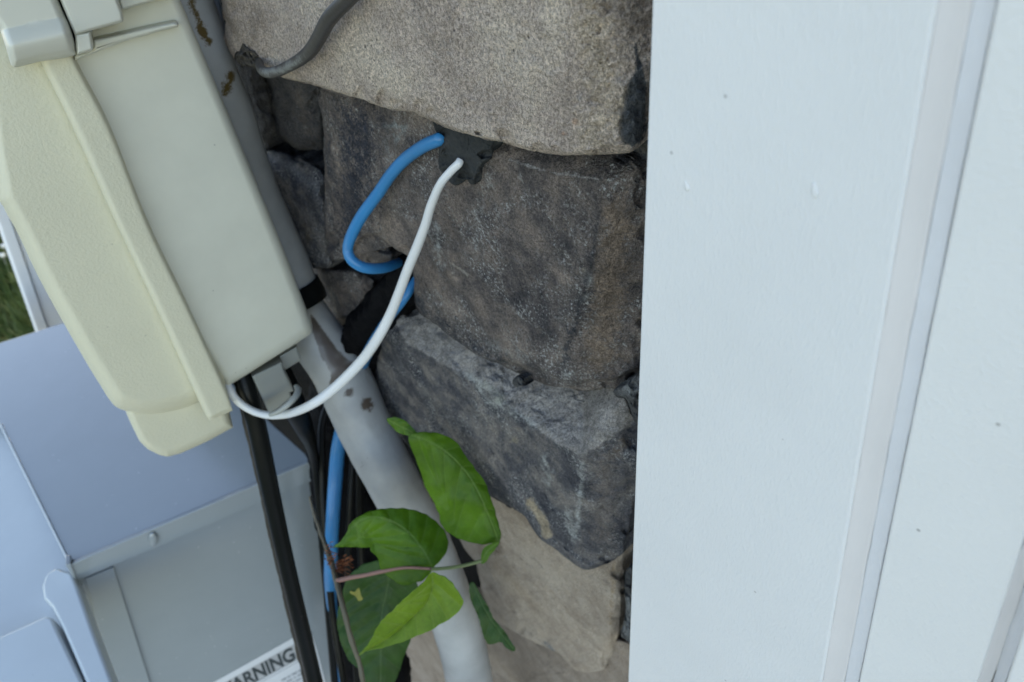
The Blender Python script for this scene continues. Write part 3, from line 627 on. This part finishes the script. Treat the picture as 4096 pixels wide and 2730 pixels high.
# gently dented face gives the cloudy reflection
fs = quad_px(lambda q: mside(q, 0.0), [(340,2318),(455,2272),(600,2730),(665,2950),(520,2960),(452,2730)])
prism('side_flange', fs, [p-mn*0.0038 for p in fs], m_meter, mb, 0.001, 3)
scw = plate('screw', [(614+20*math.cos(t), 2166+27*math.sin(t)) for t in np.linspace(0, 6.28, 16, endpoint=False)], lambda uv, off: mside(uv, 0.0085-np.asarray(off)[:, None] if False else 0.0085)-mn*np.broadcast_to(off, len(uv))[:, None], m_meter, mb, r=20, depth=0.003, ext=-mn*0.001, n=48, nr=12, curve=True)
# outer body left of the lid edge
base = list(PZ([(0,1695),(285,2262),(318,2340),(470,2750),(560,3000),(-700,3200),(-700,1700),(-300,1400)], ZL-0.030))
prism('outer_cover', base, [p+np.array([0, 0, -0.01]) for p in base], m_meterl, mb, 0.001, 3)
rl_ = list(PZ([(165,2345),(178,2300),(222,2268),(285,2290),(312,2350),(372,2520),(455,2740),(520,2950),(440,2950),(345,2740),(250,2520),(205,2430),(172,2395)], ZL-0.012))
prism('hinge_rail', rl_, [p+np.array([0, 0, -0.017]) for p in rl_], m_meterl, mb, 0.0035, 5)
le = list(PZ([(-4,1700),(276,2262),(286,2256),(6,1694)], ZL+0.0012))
prism('lid_edge_highlight', le, [p+np.array([0, 0, -0.009]) for p in le], m_meterl, mb, 0.0014, 3)  # bright highlight of the lid edge, built as a pale strip
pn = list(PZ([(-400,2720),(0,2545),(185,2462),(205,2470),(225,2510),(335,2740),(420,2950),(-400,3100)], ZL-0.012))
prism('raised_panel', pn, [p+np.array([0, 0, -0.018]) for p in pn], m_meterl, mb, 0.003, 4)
# body below (closes the box from other sides)
bk = [Ac+np.array([0.004, 0.01, -0.02]), Bc+np.array([0, 0.01, -0.02]), Bc+np.array([0, 0.40, -0.02]), Ac+np.array([0.004, 0.40, -0.02])]
# warning label
lab = quad_px(lambda q: mside(q, -0.0032), [(700,2817),(864,2726),(1180,2549),(1226,2520),(1240,2524),(1248,2540),(1270,2606),(1302,2732),(1345,2900),(700,2950)])
lb = prism('warning_label', lab, [p-mn*0.0006 for p in lab], m_label, mb, 0.0002, 2)
def lpart(name, pts, mat, off=-0.0029):
    q = quad_px(lambda a: mside(a, off), pts); return prism(name, q, [p-mn*0.0003 for p in q], mat, lb)
def lin(x, c): return c-0.553*(x-1000)
lpart('label_band', [(760,lin(760,2675)),(1212,lin(1212,2675)),(1232,lin(1232,2736)),(780,lin(780,2738))], m_labelg, -0.0031)
lpart('label_rule', [(780,lin(780,2740)),(1230,lin(1230,2740)),(1231,lin(1231,2743)),(781,lin(781,2743))], m_ink)
lpart('label_rule', [(784,lin(784,2753)),(1234,lin(1234,2753)),(1235,lin(1235,2755)),(785,lin(785,2755))], m_inkl)
tc = bpy.data.curves.new('warning_text', 'FONT'); tc.body = 'WARNING'; tc.size = 1.0; tc.offset = 0.03; to = bpy.data.objects.new('t', tc); COL.objects.link(to)
bpy.context.view_layer.update(); dg = bpy.context.evaluated_depsgraph_get(); tm = bpy.data.meshes.new_from_object(to.evaluated_get(dg)); bpy.data.objects.remove(to)
tv = np.array([v.co[:] for v in tm.vertices]); wmax = tv[:, 0].max(); hmax = tv[:, 1].max()
o0, ox, oy = np.array([872., 2806.]), np.array([312., -171.]), np.array([-18., -48.])
uv = o0+np.outer(tv[:, 0]/wmax, ox)+np.outer(tv[:, 1]/hmax, oy); P = mside(uv, -0.0027)
for v, p in zip(tm.vertices, P): v.co = p
link('label_text', tm, m_ink, lb, False)
V = []; F = []
for row in range(7):
    x = 900.0
    while x < 1238+row*6:
        wd = random.uniform(7, 22)
        if row == 0 and x < 1120: x += wd; continue
        y = 2790+row*17; hh = random.uniform(5, 7)
        q = [(x, lin(x, y)), (x+wd, lin(x+wd, y)), (x+wd+1, lin(x+wd, y)+hh), (x+1, lin(x, y)+hh)]
        b = len(V); V += quad_px(lambda a: mside(a, -0.0028), q); F.append((b, b+1, b+2, b+3)); x += wd+random.uniform(4, 7)
mesh('label_small_print', V, F, m_inkl, lb, smooth=False)

# ------------------------------------------------------------------ cables
sl_ = tube('cable_sleeve', PD([(1670,1060),(1625,1130),(1540,1260),(1465,1390),(1390,1530),(1365,1700),(1400,2000),(1450,2350),(1520,2750),(1560,3000)], [.43,.45,.50,.56,.63,.72,.76,.80,.84,.88]), [.010,.013,.021,.026,.032,.036,.038,.038,.038,.038], m_blackm, None, n=220, k=60, rough=0.003, seed=3, flat=0.8)  # lower run is added black fill for the dark gap beside the conduit
tag(sl_, 'wrinkled black sleeve stuffed in the hole behind the blue and white cables, run on down to blacken the gap', 'cable sleeve')
bc = ptube('blue_cable', [(1765,552,.302),(1753,560,.303),(1695,585,.312),(1621,637,.33),(1563,700,.345),(1512,775,.36),(1449,861,.375),(1409,935,.385),(1391,995,.39),(1405,1038,.392),(1443,1066,.395),(1489,1075,.40),(1546,1070,.41),(1600,1050,.43),(1640,1040,.455)], [26,27,26,25,24,24,24,23,21,22,22,22,21,19,17], m_blue, None, n=260, k=28)
tag(bc, 'blue cable leaving the mortar smear and curling back into the dark hole', 'cable')
bc2 = ptube('blue_cable', [(1700,1080,.43),(1660,1128,.425),(1615,1196,.425),(1563,1262,.435),(1518,1330,.45),(1477,1400,.48),(1435,1490,.56),(1400,1600,.585),(1372,1700,.60),(1352,1800,.61),(1342,1920,.62),(1332,2060,.625),(1325,2200,.64),(1322,2330,.68),(1330,2450,.74),(1345,2600,.82),(1360,2800,.90)], [17,18,19,20,21,22,25,26,27,28,28,27,26,25,20,17,15], m_blue, None, n=260, k=24)
tag(bc2, 'blue cable coming out of the hole and running down behind the conduit', 'cable')
for uvd, r, lb_ in (([(1600,1120,.45),(1450,1400,.55),(1300,1650,.62),(1290,1850,.66),(1300,2100,.67),(1330,2450,.69),(1370,2700,.7),(1400,2900,.72)], 14, 'thin black cable left of the blue one, next to the meter box'),
                  ([(1600,1100,.44),(1500,1350,.53),(1440,1560,.60),(1415,1800,.62),(1400,2050,.63),(1392,2300,.65),(1420,2600,.68),(1440,2900,.7)], 13, 'thin black cable right of the blue one'),
                  ([(1640,1120,.44),(1540,1330,.52),(1470,1600,.62),(1440,1900,.65),(1450,2300,.68),(1500,2900,.7)], 15, 'thin black cable nearest the conduit in the dark gap'),
                  ([(1080,1440,.56),(1150,1580,.57),(1212,1700,.60),(1262,1860,.66),(1292,2200,.70),(1345,2800,.78)], [60,55,38,17,15,15], 'black cable just right of the meter box lid corner')):
    tag(ptube('black_cable', uvd, r, m_blackc, None, n=120, k=18), lb_, 'cable', 'black cables in the gap beside the meter box')
tc_ = ptube('black_cable', [(930,1380,.47),(985,1560,.475),(1026,1700,.485),(1066,1890,.50),(1124,2160,.525),(1184,2420,.555),(1240,2650,.585),(1275,2790,.6),(1330,2990,.63)], [38,38,37,36,33,32,31,31,31], m_blackc, None, n=240, k=36)
tag(tc_, 'thick glossy black cable hanging in front of the meter box and its warning label', 'cable')
tb_ = ptube('brown_cable', [(905,1400,.474),(957,1560,.48),(990,1700,.49),(1035,1890,.505),(1092,2160,.532),(1152,2420,.562),(1208,2650,.592),(1243,2790,.61),(1300,2990,.64)], [16,16,15,15,14,13,12,12,12], m_brown, None, n=240, k=20, rough=0.0005, seed=5)
tag(tb_, 'thin weathered brown cable along the left side of the thick black cable', 'cable')
gc = ptube('grey_cable', [(1036,235,.360),(1042,270,.345),(1064,290,.335),(1105,288,.329),(1150,268,.321),(1202,238,.309),(1245,200,.299),(1280,143,.287),(1318,75,.275),(1390,-2,.262),(1480,-90,.25),(1620,-230,.24)], [12,18,21,21,22,24,27,29,31,32,33,34], m_greyc, None, n=240, k=28,
           spec=[([(1050,285),(1120,285),(1200,240)], 50, (0.16,0.165,0.16), 0.62)])
tag(gc, 'dark grey cable curving across the top stone into a mortar hole', 'cable')
wc = ptube('white_cable', [(1842,640,.2945),(1833,657,.2945),(1803,686,.298),(1760,740,.305),(1725,821,.318),(1702,898,.33),(1670,984,.345),(1632,1076,.36),(1598,1167,.375),(1561,1259,.39),(1514,1348,.40),(1458,1430,.415),(1386,1508,.425),(1317,1570,.432),(1248,1618,.437),(1173,1651,.455),(1110,1662,.465),(1056,1659,.468),(1001,1640,.466),(952,1606,.462),(918,1558,.458),(900,1500,.46)], [15,17,17,17,18,19,20,20,20,20.5,21,21,21,20,19,17,16,15,15,15,15,14], m_white, None, n=420, k=28)
tag(wc, 'thin white cable looping from the mortar smear down to the bottom of the plastic box', 'cable')

# ------------------------------------------------------------------ vine
vine = empty('vine'); tag(vine, 'green three-leaved vine growing up between the conduit and the meter box', 'vine')
def leaf(outline, mid, D, mat, label=None, centre=None, fold=0.00010, tilt=(0, 0), veins=6, curl=0.0, seed=1, name='leaf'):
    ol = smooth_outline(outline, 180); nrm = np.roll(ol, -1, 0)-np.roll(ol, 1, 0); nrm = np.stack([nrm[:, 1], -nrm[:, 0]], 1); nrm /= np.hypot(*nrm.T)[:, None]
    ol = ol+nrm*(0.7*np.sin(np.arange(180)*0.9)+fbm2(ol, 1/50., 3, seed)*4)[:, None]
    uv, F, N = ringmesh(ol, 34, centre, 1.0)
    mid = spline(np.asarray(mid, float), 30); dm = seg_dist(uv, mid, False)
    c = ol.mean(0); size = np.hypot(*(ol-c).T).max()
    # side veins
    vd = np.full(len(uv), 99.0)
    for k in range(veins):
        i = int((k+0.7)/(veins+0.6)*(len(mid)-2)); p = mid[i]; tg = mid[i+1]-mid[i]; tg /= np.hypot(*tg)
        for sg in (-1, 1):
            nn = np.array([-tg[1], tg[0]])*sg; q = [p+(tg*0.55*s+nn*0.8*s+tg*0.25*s*s/size)*1.0 for s in np.linspace(0, size*0.7, 8)]
            vd = np.minimum(vd, seg_dist(uv, q, False))
    vein = np.clip(1-dm/5.0, 0, 1)+0.45*np.clip(1-vd/4.0, 0, 1)
    quilt = 0.0009*np.clip(vd/26, 0, 1)*np.clip(dm/20, 0, 1)
    d = D+fold*dm-quilt+tilt[0]*(uv[:, 0]-c[0])+tilt[1]*(uv[:, 1]-c[1])+curl*((uv-c)**2).sum(1)+0.0016*fbm2(uv, 1/120., 3, seed)
    P = PD(uv, d); o = mesh(name, P, F, mat, vine)
    set_attr(o.data, 'vein', np.stack([np.clip(vein, 0, 1)]*3+[np.ones(len(uv))], 1)); fix_normals(o)
    s = o.modifiers.new('thickness', 'SOLIDIFY'); s.thickness = 0.00035
    if label: o['label'] = label
    return o
leaf([(1634,1735),(1700,1731),(1770,1738),(1826,1768),(1865,1826),(1905,1880),(1938,1930),(1960,1990),(1978,2040),(1994,2090),(2004,2130),(2002,2160),(1990,2172),(1930,2176),(1880,2170),(1830,2150),(1788,2122),(1765,2088),(1758,2050),(1735,2010),(1708,1960),(1688,1900),(1663,1830),(1642,1780)],
     [(1636,1738),(1710,1765),(1790,1815),(1870,1900),(1930,2010),(1992,2165)], .455, m_leaf, 'largest leaf, upright against the dark stone', (1830,1950), 0.00006, (0.00004, 0.00002), seed=2)
leaf([(1550,1678),(1582,1670),(1620,1684),(1652,1712),(1668,1737),(1634,1746),(1592,1730),(1562,1702)], [(1550,1680),(1600,1705),(1664,1738)], .45, m_leaf, 'smallest leaf, above the largest one', None, 0.00005, veins=2, seed=3)
leaf([(1925,2248),(1930,2202),(1950,2180),(1996,2170),(1978,2200),(1952,2238),(1932,2254)], [(1926,2250),(1950,2205),(1990,2174)], .46, m_leaf, 'curled tip under the largest leaf', None, 0.00005, veins=1, seed=4)
leaf([(1336,2190),(1378,2147),(1404,2094),(1444,2061),(1509,2038),(1588,2034),(1674,2047),(1733,2080),(1779,2127),(1793,2173),(1781,2221),(1745,2262),(1722,2290),(1690,2322),(1660,2334),(1614,2339),(1562,2313),(1523,2271),(1511,2232),(1483,2206),(1483,2180),(1450,2189),(1404,2180),(1371,2172)],
     [(1727,2265),(1690,2200),(1620,2120),(1530,2075),(1440,2085),(1345,2186)], .465, m_leaf, 'middle leaf with a notched lower edge', (1610,2180), 0.00007, (0.00002, -0.00002), seed=5)
leaf([(1727,2290),(1755,2298),(1788,2311),(1826,2350),(1852,2396),(1846,2436),(1800,2475),(1733,2514),(1687,2536),(1621,2562),(1542,2588),(1483,2602),(1434,2622),(1478,2565),(1500,2517),(1534,2475),(1588,2422),(1647,2370),(1697,2322)],
     [(1730,2296),(1728,2360),(1700,2420),(1640,2480),(1560,2550),(1440,2618)], .44, m_leafy, 'pale folded leaf at the front bottom', (1670,2440), -0.00009, (0.00002, 0.00004), seed=6)
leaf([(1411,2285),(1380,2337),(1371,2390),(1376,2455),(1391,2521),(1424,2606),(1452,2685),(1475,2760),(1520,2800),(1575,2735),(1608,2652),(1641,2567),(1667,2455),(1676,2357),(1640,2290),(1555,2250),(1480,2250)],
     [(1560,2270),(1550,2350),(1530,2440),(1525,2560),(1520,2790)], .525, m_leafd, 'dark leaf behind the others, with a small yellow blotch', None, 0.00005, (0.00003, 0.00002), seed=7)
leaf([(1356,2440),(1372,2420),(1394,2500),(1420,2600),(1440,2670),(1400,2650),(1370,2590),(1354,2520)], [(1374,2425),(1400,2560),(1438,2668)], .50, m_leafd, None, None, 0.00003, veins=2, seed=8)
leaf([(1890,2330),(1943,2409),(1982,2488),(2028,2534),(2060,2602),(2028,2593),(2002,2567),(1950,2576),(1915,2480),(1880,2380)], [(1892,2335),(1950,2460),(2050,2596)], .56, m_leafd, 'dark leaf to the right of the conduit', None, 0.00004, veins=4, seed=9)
leaf([(1418,2370),(1436,2352),(1442,2380),(1450,2395),(1436,2402),(1424,2386),(1400,2372),(1405,2364)], [(1436,2355),(1432,2400)], .515, paint_mat('yellow_blotch', (0.24, 0.22, 0.03), 0.6), None, (1430,2380), 0.0, veins=0, seed=10, name='yellow_blotch')
ptube('stem', [(1240,1990,.60),(1266,2081,.56),(1299,2173,.53),(1332,2271,.50),(1345,2324,.485),(1371,2422,.475),(1404,2554,.475),(1437,2652,.478),(1455,2740,.48),(1490,2900,.5)], [5,8,10,11,12,11,10,10,10,10], m_stem, vine, n=160, k=16, rough=0.0004)
ptube('petiole', [(1348,2324,.484),(1400,2312,.482),(1460,2302,.478),(1523,2288,.474),(1620,2272,.468),(1727,2276,.458)], [10,9,8,8,6,6], m_petr, vine, n=60, k=14)
ptube('petiole', [(1727,2278,.458),(1800,2272,.458),(1860,2262,.459),(1928,2244,.461)], [7,7,7,7], m_petg, vine, n=50, k=14)
# hairy aerial roots
V = []; F = []
for i in range(60):
    u0, v0 = random.uniform(1345, 1385), random.uniform(2240, 2285)
    if i % 4 == 0: u0, v0 = random.uniform(1300, 1330), random.uniform(2170, 2260)
    d0 = .495; pts = [(u0, v0, d0)]
    for k in range(3): u0 += random.uniform(-14, 18); v0 += random.uniform(-13, 13); pts.append((u0, v0, d0+random.uniform(-.004, .004)))
    a = np.array(pts); P = PD(a[:, :2], a[:, 2]); b = len(V)
    for p in P: V += [p+np.array([0, 0, .0003]), p-np.array([0, .0002, .0003]), p+np.array([0.0003, 0, 0])]
    for k in range(3):
        for j in range(3): F.append((b+k*3+j, b+k*3+(j+1) % 3, b+k*3+3+(j+1) % 3, b+k*3+3+j))
mesh('aerial_roots', V, F, m_root, vine, smooth=False)

# ------------------------------------------------------------------ far left: corner post and grass stalks
pf = list(PY([(34,834),(190,1311),(260,1500),(700,1500),(400,800),(200,500),(-60,500)], 1.25))
p1 = PY([(86-60,780),(190,1311)], 1.25)
a, b = PY([(-20,690),(193,1320)], 1.25); dv = (b-a)/(b-a)[2]
face_t, face_b = a+dv*(0.6-a[2]), a+dv*(GZ-a[2])
wid = np.array([0.10, 0.0, 0.0])
post = empty('corner_post'); tag(post, 'white corner post of the house at the left edge, above the meter box', 'post')
prism('post_face', [face_t, face_b, face_b+wid, face_t+wid], [p+np.array([0, 0.09, 0]) for p in (face_t, face_b, face_b+wid, face_t+wid)], m_post, post, 0.002)
a2, b2 = PY([(-75,690),(152,1330)], 1.245); dv = (b2-a2)/(b2-a2)[2]
e_t, e_b = a2+dv*(0.6-a2[2]), a2+dv*(GZ-a2[2])
f_t, f_b = face_t.copy(), face_b.copy(); f_t[1] -= .005; f_b[1] -= .005
prism('post_edge', [e_t, e_b, f_b-np.array([.0005,0,0]), f_t-np.array([.0005,0,0])], [p+np.array([0, 0.03, 0]) for p in (e_t, e_b, f_b-np.array([.0005,0,0]), f_t-np.array([.0005,0,0]))], m_post, post, 0.002)
V = []; F = []
def stalk(x, y, h, lx, ly):
    st = empty('wildflower')
    tube('stalk', [(x, y, GZ), (x+lx*.4, y+ly*.4, GZ+h*.5), (x+lx, y+ly, GZ+h)], 0.002, m_dry, st, n=10, k=6)
    hd = []; 
    import bmesh
    bm = bmesh.new(); bmesh.ops.create_icosphere(bm, subdivisions=2, radius=0.011)
    for v in bm.verts: v.co *= 1+0.25*math.sin(v.co.x*900)*math.sin(v.co.y*800); v.co += Vector((x+lx, y+ly, GZ+h))
    me = bpy.data.meshes.new('seed_head'); bm.to_mesh(me); bm.free(); link('seed_head', me, m_petal, st)
    return st
for k, (u, v, lab_) in enumerate(((14,985,'pale round wildflower head in the grass, upper one'),(10,1022,'pale round wildflower head in the grass, lower one'))):
    q = PZ([(u, v)], GZ+0.16)[0]; tag(stalk(q[0]-.02, q[1]+.01, 0.16, 0.02, -0.01), lab_, 'wildflower', 'wildflowers in the grass')
